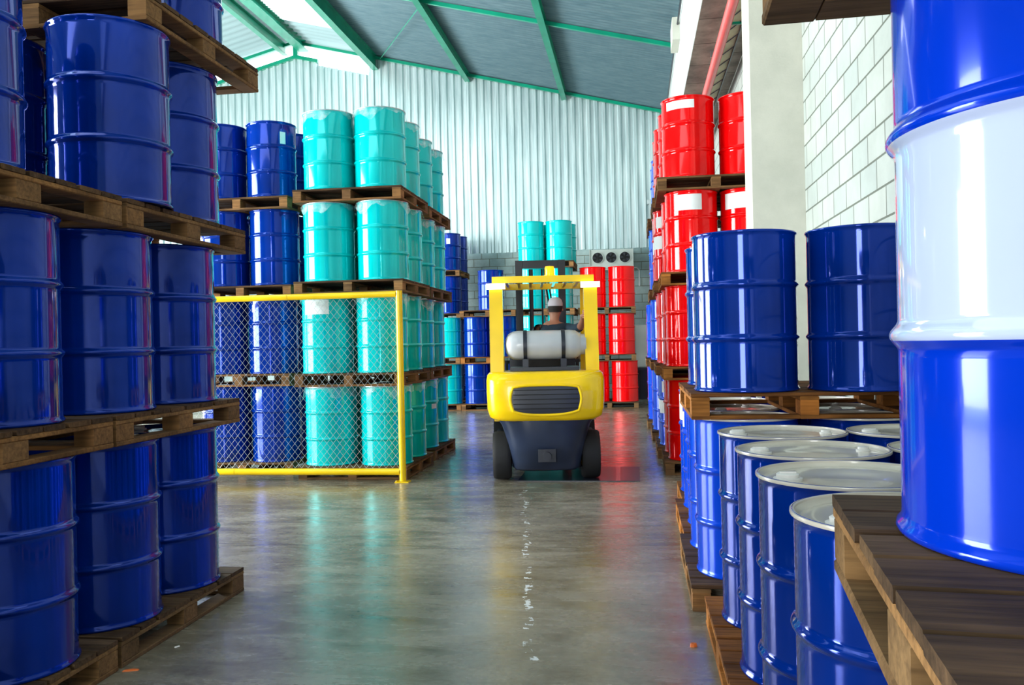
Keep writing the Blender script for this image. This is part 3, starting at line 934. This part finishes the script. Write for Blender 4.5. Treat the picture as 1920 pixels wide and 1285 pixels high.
def chip(x, y, l, wd, h, rz, label, mat):
    m = MB(); r = random.Random(int(x * 100 + y * 10))
    pr = [(-.5, -.3), (-.1, -.5), (.45, -.35), (.5, .1), (.1, .5), (-.4, .35)]
    m.add([(a_ * l, b_ * wd, 0) for a_, b_ in pr] + [(a_ * l * .8, b_ * wd * .7, h * r.uniform(.6, 1)) for a_, b_ in pr],
          [tuple(range(5, -1, -1)), tuple(range(6, 12))] + [(i, (i + 1) % 6, (i + 1) % 6 + 6, i + 6) for i in range(6)])
    o = m.obj('wood_chip', mat, smooth=False); o.location = (x, y, 0); o.rotation_euler.z = rz
    tag(o, label, 'wood chip')


CHIP = paint('orange_chip', (0.75, 0.16, 0.03), 0.6, 0, 0.1)
chip(0.244, 4.14, 0.035, 0.026, 0.02, 0.4, 'small orange fragment on the floor beside the right-hand pallets', CHIP)
chip(-2.32, 3.62, 0.075, 0.022, 0.006, 0.3, 'thin orange wood splinter on the floor by the left foreground pallet', CHIP)
chip(-2.27, 3.93, 0.03, 0.015, 0.005, 1.0, 'tiny pale wood splinter beside the left foreground pallet', PLASTICW)

# ------------------------------------------------------------------ forklift
t = thing('forklift', 'yellow forklift truck seen from behind driving up the aisle', 'forklift', (-0.905, 8.60, 0), math.radians(7.0))


def loft(m, secs, n=48, cap=True):
    """secs: list of (z, cx, cy, a, b, e) superellipse sections"""
    vs = []; fs = []
    for (z, cx, cy, a_, b_, e) in secs:
        for i in range(n):
            th = 2 * PI * i / n; c_, s_ = math.cos(th), math.sin(th)
            vs.append((cx + a_ * math.copysign(abs(c_) ** (2 / e), c_), cy + b_ * math.copysign(abs(s_) ** (2 / e), s_), z))
    for k in range(len(secs) - 1):
        for i in range(n):
            j = (i + 1) % n
            fs.append((k * n + i, k * n + j, (k + 1) * n + j, (k + 1) * n + i))
    if cap:
        fs.append(tuple(range(n - 1, -1, -1))); fs.append(tuple((len(secs) - 1) * n + i for i in range(n)))
    m.add(vs, fs)


m = MB()
loft(m, [(0.655, 0, .40, .46, .30, 4), (0.665, 0, .39, .53, .35, 4), (0.70, 0, .385, .585, .375, 4.4), (0.78, 0, .38, .606, .385, 4.8), (0.95, 0, .38, .612, .385, 5), (1.08, 0, .385, .612, .38, 5),
         (1.135, 0, .395, .602, .368, 4.8), (1.155, 0, .41, .585, .345, 4.5), (1.163, 0, .42, .55, .31, 4)], 64)
cw = m.obj('counterweight', YELLOW, t, angle=50)


def rear_y(x, z):
    # rear surface of the counterweight
    secs = [(0.655, .40, .46, .30, 4), (0.665, .39, .53, .35, 4), (0.70, .385, .585, .375, 4.4), (0.78, .38, .606, .385, 4.8), (0.95, .38, .612, .385, 5), (1.08, .385, .612, .38, 5), (1.135, .395, .602, .368, 4.8)]
    for a_, b_ in zip(secs[:-1], secs[1:]):
        if a_[0] <= z <= b_[0]:
            u = (z - a_[0]) / (b_[0] - a_[0]); s_ = [p + (q - p) * u for p, q in zip(a_, b_)]
            return s_[1] - s_[3] * max(0, 1 - (abs(x) / s_[2]) ** s_[4]) ** (1 / s_[4])
    return 0


m = MB(); vs = []; fs = []; nx, nz_ = 24, 8
for k in range(nz_ + 1):
    v_ = k / nz_
    for i in range(nx + 1):
        u = -1 + 2 * i / nx
        hw = 0.33 + 0.035 * math.sin(v_ * PI * 0.9) - 0.01 * v_
        x_ = u * hw; zc = 0.745 + 0.285 * v_
        zc += (0.5 - v_) * 0.045 * (abs(u) ** 4) - 0.02 * (1 - u * u) * (1 - v_)
        vs.append((x_, rear_y(x_, zc) - 0.006, zc))
for k in range(nz_):
    for i in range(nx):
        o_ = k * (nx + 1) + i
        fs.append((o_, o_ + 1, o_ + nx + 2, o_ + nx + 1))
m.add(vs, fs)
g = m.obj('radiator_grille', DARK, t)
ed = [vs[i] for i in range(nx + 1)] + [vs[k * (nx + 1) + nx] for k in range(1, nz_ + 1)] + [vs[nz_ * (nx + 1) + i] for i in range(nx - 1, -1, -1)] + [vs[k * (nx + 1)] for k in range(nz_ - 1, -1, -1)]
m = MB(); m.tube([(p[0], p[1] - .002, p[2]) for p in ed], 0.014, 8, caps=False); m.obj('grille_surround', YELLOW, t)
m = MB()
for k in range(1, 6):
    zc = 0.745 + 0.285 * k / 6
    m.tube([(x_, rear_y(x_, zc) - 0.012, zc) for x_ in [(-0.33 + 0.66 * q / 10) for q in range(11)]], 0.004, 5)
m.obj('grille_slats', BLACKR, g)
# lower counterweight and chassis
m = MB()
loft(m, [(0.13, 0, .46, .33, .25, 3.5), (0.16, 0, .45, .36, .28, 3.5), (0.40, 0, .42, .40, .33, 3.6), (0.60, 0, .40, .46, .345, 3.6), (0.70, 0, .40, .52, .35, 3.6)], 48)
m.box(-0.30, 0.30, 0.7, 2.05, 0.16, 0.62)
m.box(-0.55, 0.55, 1.0, 1.45, 0.28, 0.45)
m.obj('chassis', FRAMEB, t, angle=50)
m = MB()
m.lathe([(0.045, -0.04), (0.045, 0.04)], 16, M=Matrix.Translation((0, 0.06, 0.30)) @ Matrix.Rotation(PI / 2, 4, 'X'), cap0=True, cap1=True)
m.box(-0.09, 0.09, 0.06, 0.14, 0.24, 0.37)
m.obj('tow_pin', DARK, t)
for (wx, wy, r_, wd) in ((-0.47, .50, .255, .19), (0.47, .50, .255, .19), (-0.50, 1.90, .30, .22), (0.50, 1.90, .30, .22)):
    M_ = Matrix.Translation((wx, wy, r_ + 0.009)) @ Matrix.Rotation(PI / 2, 4, 'Y')
    m = MB(); h_ = wd / 2
    m.lathe([(r_ * .55, -h_), (r_ * .93, -h_), (r_ * .985, -h_ * .8), (r_, -h_ * .55), (r_, h_ * .55), (r_ * .985, h_ * .8), (r_ * .93, h_), (r_ * .55, h_)], 36, M=M_)
    wh = m.obj('wheel', BLACKR, t)
    m = MB(); m.lathe([(0.001, -h_ * .5), (r_ * .3, -h_ * .5), (r_ * .5, -h_ * .75), (r_ * .56, -h_ * .95), (r_ * .56, h_ * .95), (r_ * .5, h_ * .75), (r_ * .3, h_ * .5), (.001, h_ * .5)], 24, M=M_)
    m.obj('wheel_hub', YELLOW, wh)
# fenders, floor, cowl
m = MB(); m.box(-0.56, -0.30, 0.78, 2.2, 0.60, 0.66); m.box(0.30, 0.56, 0.78, 2.2, 0.60, 0.66)
m.box(-0.45, 0.45, 0.72, 1.25, 0.62, 0.98)
m.obj('body_panels', YELLOW, t, smooth=False)
m = MB()
m.add([(-0.42, 1.75, .62), (0.42, 1.75, .62), (0.42, 2.0, .62), (-0.42, 2.0, .62), (-0.40, 1.80, 1.28), (0.40, 1.80, 1.28), (0.40, 1.95, 1.28), (-0.40, 1.95, 1.28)],
      [(0, 3, 2, 1), (4, 5, 6, 7), (0, 1, 5, 4), (1, 2, 6, 5), (2, 3, 7, 6), (3, 0, 4, 7)])
m.obj('dashboard', DARK, t, smooth=False)
# seat
m = MB(); loft(m, [(0.985, 0, 1.02, .23, .24, 4), (1.0, 0, 1.02, .25, .26, 4), (1.08, 0, 1.02, .25, .26, 4), (1.10, 0, 1.02, .23, .24, 4)], 32)
sm_ = Matrix.Translation((0, 0.80, 1.08)) @ Matrix.Rotation(math.radians(8), 4, 'X')
m2 = MB(); loft(m2, [(0, 0, 0, .20, .045, 3), (.05, 0, 0, .23, .055, 3), (.35, 0, 0, .22, .05, 3), (.40, 0, 0, .16, .035, 3)], 32)
m.add([sm_ @ Vector(p) for p in m2.v], m2.f)
m.obj('seat', BLACKR, t)
# steering wheel
st_ = MB(); Mw = Matrix.Translation((-0.05, 1.55, 1.34)) @ Matrix.Rotation(math.radians(-35), 4, 'X')
ring = [Mw @ Vector((0.165 * math.cos(q * PI / 12), 0.165 * math.sin(q * PI / 12), 0)) for q in range(25)]
st_.tube(ring, 0.014, 8, caps=False)
st_.tube([Mw @ Vector((-.16, 0, 0)), Mw @ Vector((.16, 0, 0))], .01, 6); st_.tube([Mw @ Vector((0, 0, 0)), (-0.05, 1.80, 1.1)], .025, 8)
st_.obj('steering_wheel', BLACKR, t)


def bar(m, p, q, wx, wy):
    """rectangular bar between p and q (mostly vertical or along y)"""
    p = Vector(p); q = Vector(q); d = (q - p)
    if abs(d.z) > abs(d.y):
        m.add([(p.x - wx, p.y - wy, p.z), (p.x + wx, p.y - wy, p.z), (p.x + wx, p.y + wy, p.z), (p.x - wx, p.y + wy, p.z),
               (q.x - wx, q.y - wy, q.z), (q.x + wx, q.y - wy, q.z), (q.x + wx, q.y + wy, q.z), (q.x - wx, q.y + wy, q.z)],
              [(0, 3, 2, 1), (4, 5, 6, 7), (0, 1, 5, 4), (1, 2, 6, 5), (2, 3, 7, 6), (3, 0, 4, 7)])
    else:
        m.add([(p.x - wx, p.y, p.z - wy), (p.x + wx, p.y, p.z - wy), (p.x + wx, p.y, p.z + wy), (p.x - wx, p.y, p.z + wy),
               (q.x - wx, q.y, q.z - wy), (q.x + wx, q.y, q.z - wy), (q.x + wx, q.y, q.z + wy), (q.x - wx, q.y, q.z + wy)],
              [(0, 3, 2, 1), (4, 5, 6, 7), (0, 1, 5, 4), (1, 2, 6, 5), (2, 3, 7, 6), (3, 0, 4, 7)])


og = None
m = MB()
m.box(-0.54, -0.46, 0.40, 1.70, 2.10, 2.17); m.box(0.46, 0.54, 0.40, 1.70, 2.10, 2.17); m.box(-0.46, 0.46, 0.40, 0.48, 2.10, 2.17); m.box(-0.46, 0.46, 1.62, 1.70, 2.10, 2.17)
for k in range(7):
    x_ = -0.39 + k * 0.13
    m.box(x_ - .015, x_ + .015, 0.48, 1.62, 2.115, 2.155)
og = m.obj('overhead_guard', YELLOW, t, smooth=False)
for sx in (-1, 1):
    m = MB(); bar(m, (sx * .50, .34, 1.10), (sx * .50, .44, 2.099), .07, .045); m.obj('guard_leg', YELLOW, t, smooth=False)
    m = MB(); bar(m, (sx * .50, 1.95, 0.66), (sx * .50, 1.66, 2.099), .035, .035); m.obj('guard_leg', YELLOW, t, smooth=False)
    m = MB(); m.box(sx * .50 - .10, sx * .50 + .10, 0.365, 0.398, 2.035, 2.095); m.obj('work_light', LAMP, t, smooth=False)
m = MB(); m.lathe([(0.06, 0.0), (0.06, 0.03), (0.052, 0.035), (0.052, 0.10), (0.045, 0.125), (0.001, 0.13)], 20, (0.08, 0.62, 2.16)); m.obj('beacon', AMBER, t)
# gas bottle lying across the counterweight
Mt = Matrix.Translation((0.0, 0.42, 1.435)) @ Matrix.Rotation(PI / 2, 4, 'Y')
m = MB(); m.lathe([(0.001, -.41), (0.07, -.405), (0.12, -.38), (0.148, -.33), (0.155, -.27), (0.155, .27), (0.148, .33), (0.12, .38), (0.07, .405), (0.001, .41)], 36, M=Mt)
m.lathe([(0.11, .36), (0.11, .44), (0.10, .44), (0.10, .37)], 24, M=Mt)
gt = m.obj('gas_bottle', GREYTANK, t)
m = MB()
for x_ in (-.2, .2):
    M3 = Matrix.Translation((x_, 0.42, 1.435)) @ Matrix.Rotation(PI / 2, 4, 'Y')
    m.lathe([(0.158, -.02), (0.162, -.02), (0.162, .02), (0.158, .02)], 36, M=M3)
    m.box(x_ - .03, x_ + .03, 0.30, 0.56, 1.165, 1.29)
m.obj('bottle_straps', DARK, gt)
m = MB(); m.box(-.36, .36, .27, .60, 1.167, 1.205); m.obj('bottle_cradle', DARK, t, smooth=False)
# mast
for sx in (-1, 1):
    m = MB(); m.box(sx * .27 - .045, sx * .27 + .045, 2.12, 2.24, 0.10, 2.50); m.obj('mast_rail', DARK, t, smooth=False)
for za, zb in ((2.40, 2.50), (1.15, 1.22), (.25, .35)):
    m = MB(); m.box(-.224, .224, 2.14, 2.20, za, zb); m.obj('mast_crossbar', DARK, t, smooth=False)
m = MB(); m.tube([(-.12, 2.17, .36), (-.12, 2.17, 2.39)], .028, 10); m.tube([(.02, 2.17, .36), (.02, 2.17, 2.39)], .012, 8); m.obj('lift_cylinder', DARK, t)
m = MB()
for dx in (0.05, 0.09):
    m.tube([(dx, 2.10, 2.38), (dx + .01, 2.02, 2.2), (dx + .07, 2.0, 1.8), (dx + .15, 2.02, 1.5), (dx + .16, 2.05, 1.2)], .012, 6)
m.obj('hydraulic_hose', BLACKR, t)
m = MB(); m.box(-.48, .48, 2.26, 2.30, 0.14, 0.24); m.box(-.48, .48, 2.26, 2.30, 0.48, 0.58)
for x_ in (-.45, -.25, .25, .45): m.box(x_ - .02, x_ + .02, 2.26, 2.30, 0.58, 1.2)
m.box(-.48, .48, 2.26, 2.30, 1.2, 1.24)
m.obj('fork_carriage', DARK, t, smooth=False)
for sx in (-1, 1):
    m = MB(); m.box(sx * .3 - .055, sx * .3 + .055, 2.302, 2.35, .10, .62); m.box(sx * .3 - .055, sx * .3 + .055, 2.302, 3.35, .06, .10); m.obj('fork', DARK, t, smooth=False)

# ------------------------------------------------------------------ driver
SKIN, nt, b = new_mat('skin'); setin(b, Base_Color=(0.33, 0.15, 0.09, 1), Roughness=0.5)
SHIRT = paint('dark_work_shirt', (0.012, 0.03, 0.05), 0.8, 0, 0.15)
TROUS = paint('dark_trousers', (0.02, 0.02, 0.03), 0.85, 0, 0.15)
CAPM = paint('pale_cap', (0.45, 0.45, 0.50), 0.8, 0, 0.05)
HAIR = paint('dark_hair', (0.01, 0.008, 0.006), 0.7, 0, 0.1)


def skinned(name, nodes, edges, mat, parent, root=0, levels=2):
    me = bpy.data.meshes.new(name); me.from_pydata([n[0] for n in nodes], edges, [])
    me.materials.append(mat)
    o = link(name, me, parent)
    md = o.modifiers.new('skin', 'SKIN'); md.use_smooth_shade = True
    sv = me.skin_vertices[0].data if me.skin_vertices else None
    if sv is None:
        bm = bmesh.new(); bm.from_mesh(me); bm.verts.layers.skin.verify(); bm.to_mesh(me); bm.free(); sv = me.skin_vertices[0].data
    for i, n_ in enumerate(nodes):
        r_ = n_[1]; sv[i].radius = r_ if isinstance(r_, tuple) else (r_, r_)
        sv[i].use_root = (i == root)
    s2 = o.modifiers.new('sub', 'SUBSURF'); s2.levels = levels; s2.render_levels = levels
    return o


dr = thing('person', 'forklift driver in dark shirt and pale cap seen from behind, right hand on rear leg', 'person', (-0.905, 8.60, 0), math.radians(7.0))
# one continuous figure: pelvis 0, waist, chest, neck, head; arms; legs
J = [((.03, 1.02, 1.19), (.15, .11)), ((.06, 1.01, 1.36), (.135, .10)), ((.10, 1.0, 1.55), (.165, .105)), ((.115, 1.0, 1.64), (.10, .08)),
     ((.125, 1.0, 1.70), .052), ((.135, 1.01, 1.755), .055), ((.14, 1.02, 1.82), (.078, .092)), ((.145, 1.02, 1.89), (.076, .088)), ((.147, 1.015, 1.93), (.055, .065)),
     # right arm, reaching back to the guard leg
     ((.28, .98, 1.61), .058), ((.36, .86, 1.60), .047), ((.415, .74, 1.63), .042), ((.43, .60, 1.70), .034), ((.425, .52, 1.73), .028), ((.42, .475, 1.745), (.036, .022)),
     # left arm to the wheel
     ((-.07, 1.02, 1.59), .058), ((-.13, 1.12, 1.46), .047), ((-.16, 1.22, 1.36), .042), ((-.13, 1.36, 1.37), .034), ((-.11, 1.44, 1.39), .028), ((-.10, 1.485, 1.40), (.036, .022)),
     # legs
     ((.12, 1.12, 1.18), .085), ((.15, 1.45, 1.20), .065), ((.15, 1.52, 1.13), .058), ((.14, 1.58, .85), .042), ((.14, 1.58, .74), .038), ((.14, 1.67, .705), .035),
     ((-.07, 1.12, 1.18), .085), ((-.10, 1.45, 1.20), .065), ((-.11, 1.52, 1.13), .058), ((-.11, 1.58, .85), .042), ((-.11, 1.58, .74), .038), ((-.11, 1.67, .705), .035)]
E_ = [(0, 1), (1, 2), (2, 3), (3, 4), (4, 5), (5, 6), (6, 7), (7, 8), (3, 9), (9, 10), (10, 11), (11, 12), (12, 13), (13, 14), (3, 15), (15, 16), (16, 17), (17, 18), (18, 19), (19, 20),
      (0, 21), (21, 22), (22, 23), (23, 24), (24, 25), (25, 26), (0, 27), (27, 28), (28, 29), (29, 30), (30, 31), (31, 32)]
skinned('body', J, E_, SKIN, dr)
# clothes follow the same joints, a little wider
def grow(idx, k=0.010):
    out = []
    for i in idx:
        p, r_ = J[i]; out.append((p, tuple(a_ + k for a_ in r_) if isinstance(r_, tuple) else r_ + k))
    return out


skinned('shirt', grow([0, 1, 2, 3, 9, 10, 11, 15, 16, 17], .012), [(0, 1), (1, 2), (2, 3), (3, 4), (4, 5), (5, 6), (3, 7), (7, 8), (8, 9)], SHIRT, dr)
skinned('trousers', grow([0, 21, 22, 23, 24, 27, 28, 29, 30], .014), [(0, 1), (1, 2), (2, 3), (3, 4), (0, 5), (5, 6), (6, 7), (7, 8)], TROUS, dr)
for (px3, dirs) in (((.42, .475, 1.745), 1), ((-.10, 1.485, 1.40), -1)):
    base = Vector(px3)
    for q in range(4):
        if dirs == 1:
            z_ = (q - 1.5) * 0.019; ln = (.9, 1.0, .95, .8)[q]
            a0 = base + Vector((.0, -.01, z_)); a1 = a0 + Vector((.015, -.04 * ln, 0)); a2 = a1 + Vector((.035 * ln, -.018, 0)); a3 = a2 + Vector((.022 * ln, .012, 0))
        else:
            z_ = (q - 1.5) * 0.019; ln = (.9, 1.0, .95, .8)[q]
            a0 = base + Vector((z_, .01, 0)); a1 = a0 + Vector((0, .04 * ln, .012)); a2 = a1 + Vector((0, .024, -.02)); a3 = a2 + Vector((0, .004, -.024))
        skinned('finger', [(a0, .010), (a1, .009), (a2, .0085), (a3, .0075)], [(0, 1), (1, 2), (2, 3)], SKIN, dr, levels=1)
    a0 = base + (Vector((.0, .015, .03)) if dirs == 1 else Vector((.03, -.01, 0)))
    a1 = a0 + (Vector((.012, -.03, .022)) if dirs == 1 else Vector((.02, .025, 0))); a2 = a1 + (Vector((.012, -.03, .0)) if dirs == 1 else Vector((0, .028, 0)))
    skinned('thumb', [(a0, .012), (a1, .010), (a2, .009)], [(0, 1), (1, 2)], SKIN, dr, levels=1)
m = MB()
loft(m, [(1.865, .145, 1.015, .084, .098, 2), (1.90, .146, 1.012, .085, .098, 2), (1.94, .147, 1.012, .072, .086, 2), (1.965, .147, 1.012, .045, .058, 2), (1.972, .147, 1.012, .01, .012, 2)], 24)
loft(m, [(1.872, .145, 1.10, .068, .075, 2.2), (1.878, .145, 1.10, .068, .075, 2.2)], 24)
m.obj('cap', CAPM, dr)
m = MB(); loft(m, [(1.80, .142, 0.985, .070, .062, 2), (1.84, .143, 0.985, .081, .072, 2), (1.868, .145, 0.992, .083, .078, 2)], 24); m.obj('hair', HAIR, dr)
for sx in (-1, 1):
    m = MB(); m.lathe([(0.001, 0), (.012, .002), (.014, .010), (.008, .014)], 10, M=Matrix.Translation((.143 + sx * .078, 1.02, 1.825)) @ Matrix.Rotation(sx * PI / 2, 4, 'Y')); m.obj('ear', SKIN, dr)
    m = MB(); m.lathe([(0.001, .009), (.006, .007), (.009, 0), (.001, -.005)], 10, M=Matrix.Translation((.142 + sx * .03, 1.102, 1.845)) @ Matrix.Rotation(-PI / 2, 4, 'X')); m.obj('eye', PLASTICW, dr)
m = MB(); m.tube([(.142, 1.108, 1.85), (.142, 1.128, 1.825), (.142, 1.122, 1.812)], [.007, .013, .009], 8); m.obj('nose', SKIN, dr)
m = MB(); m.tube([(.115, 1.098, 1.79), (.142, 1.108, 1.787), (.168, 1.098, 1.79)], .005, 6); m.obj('mouth', PIPERED, dr)
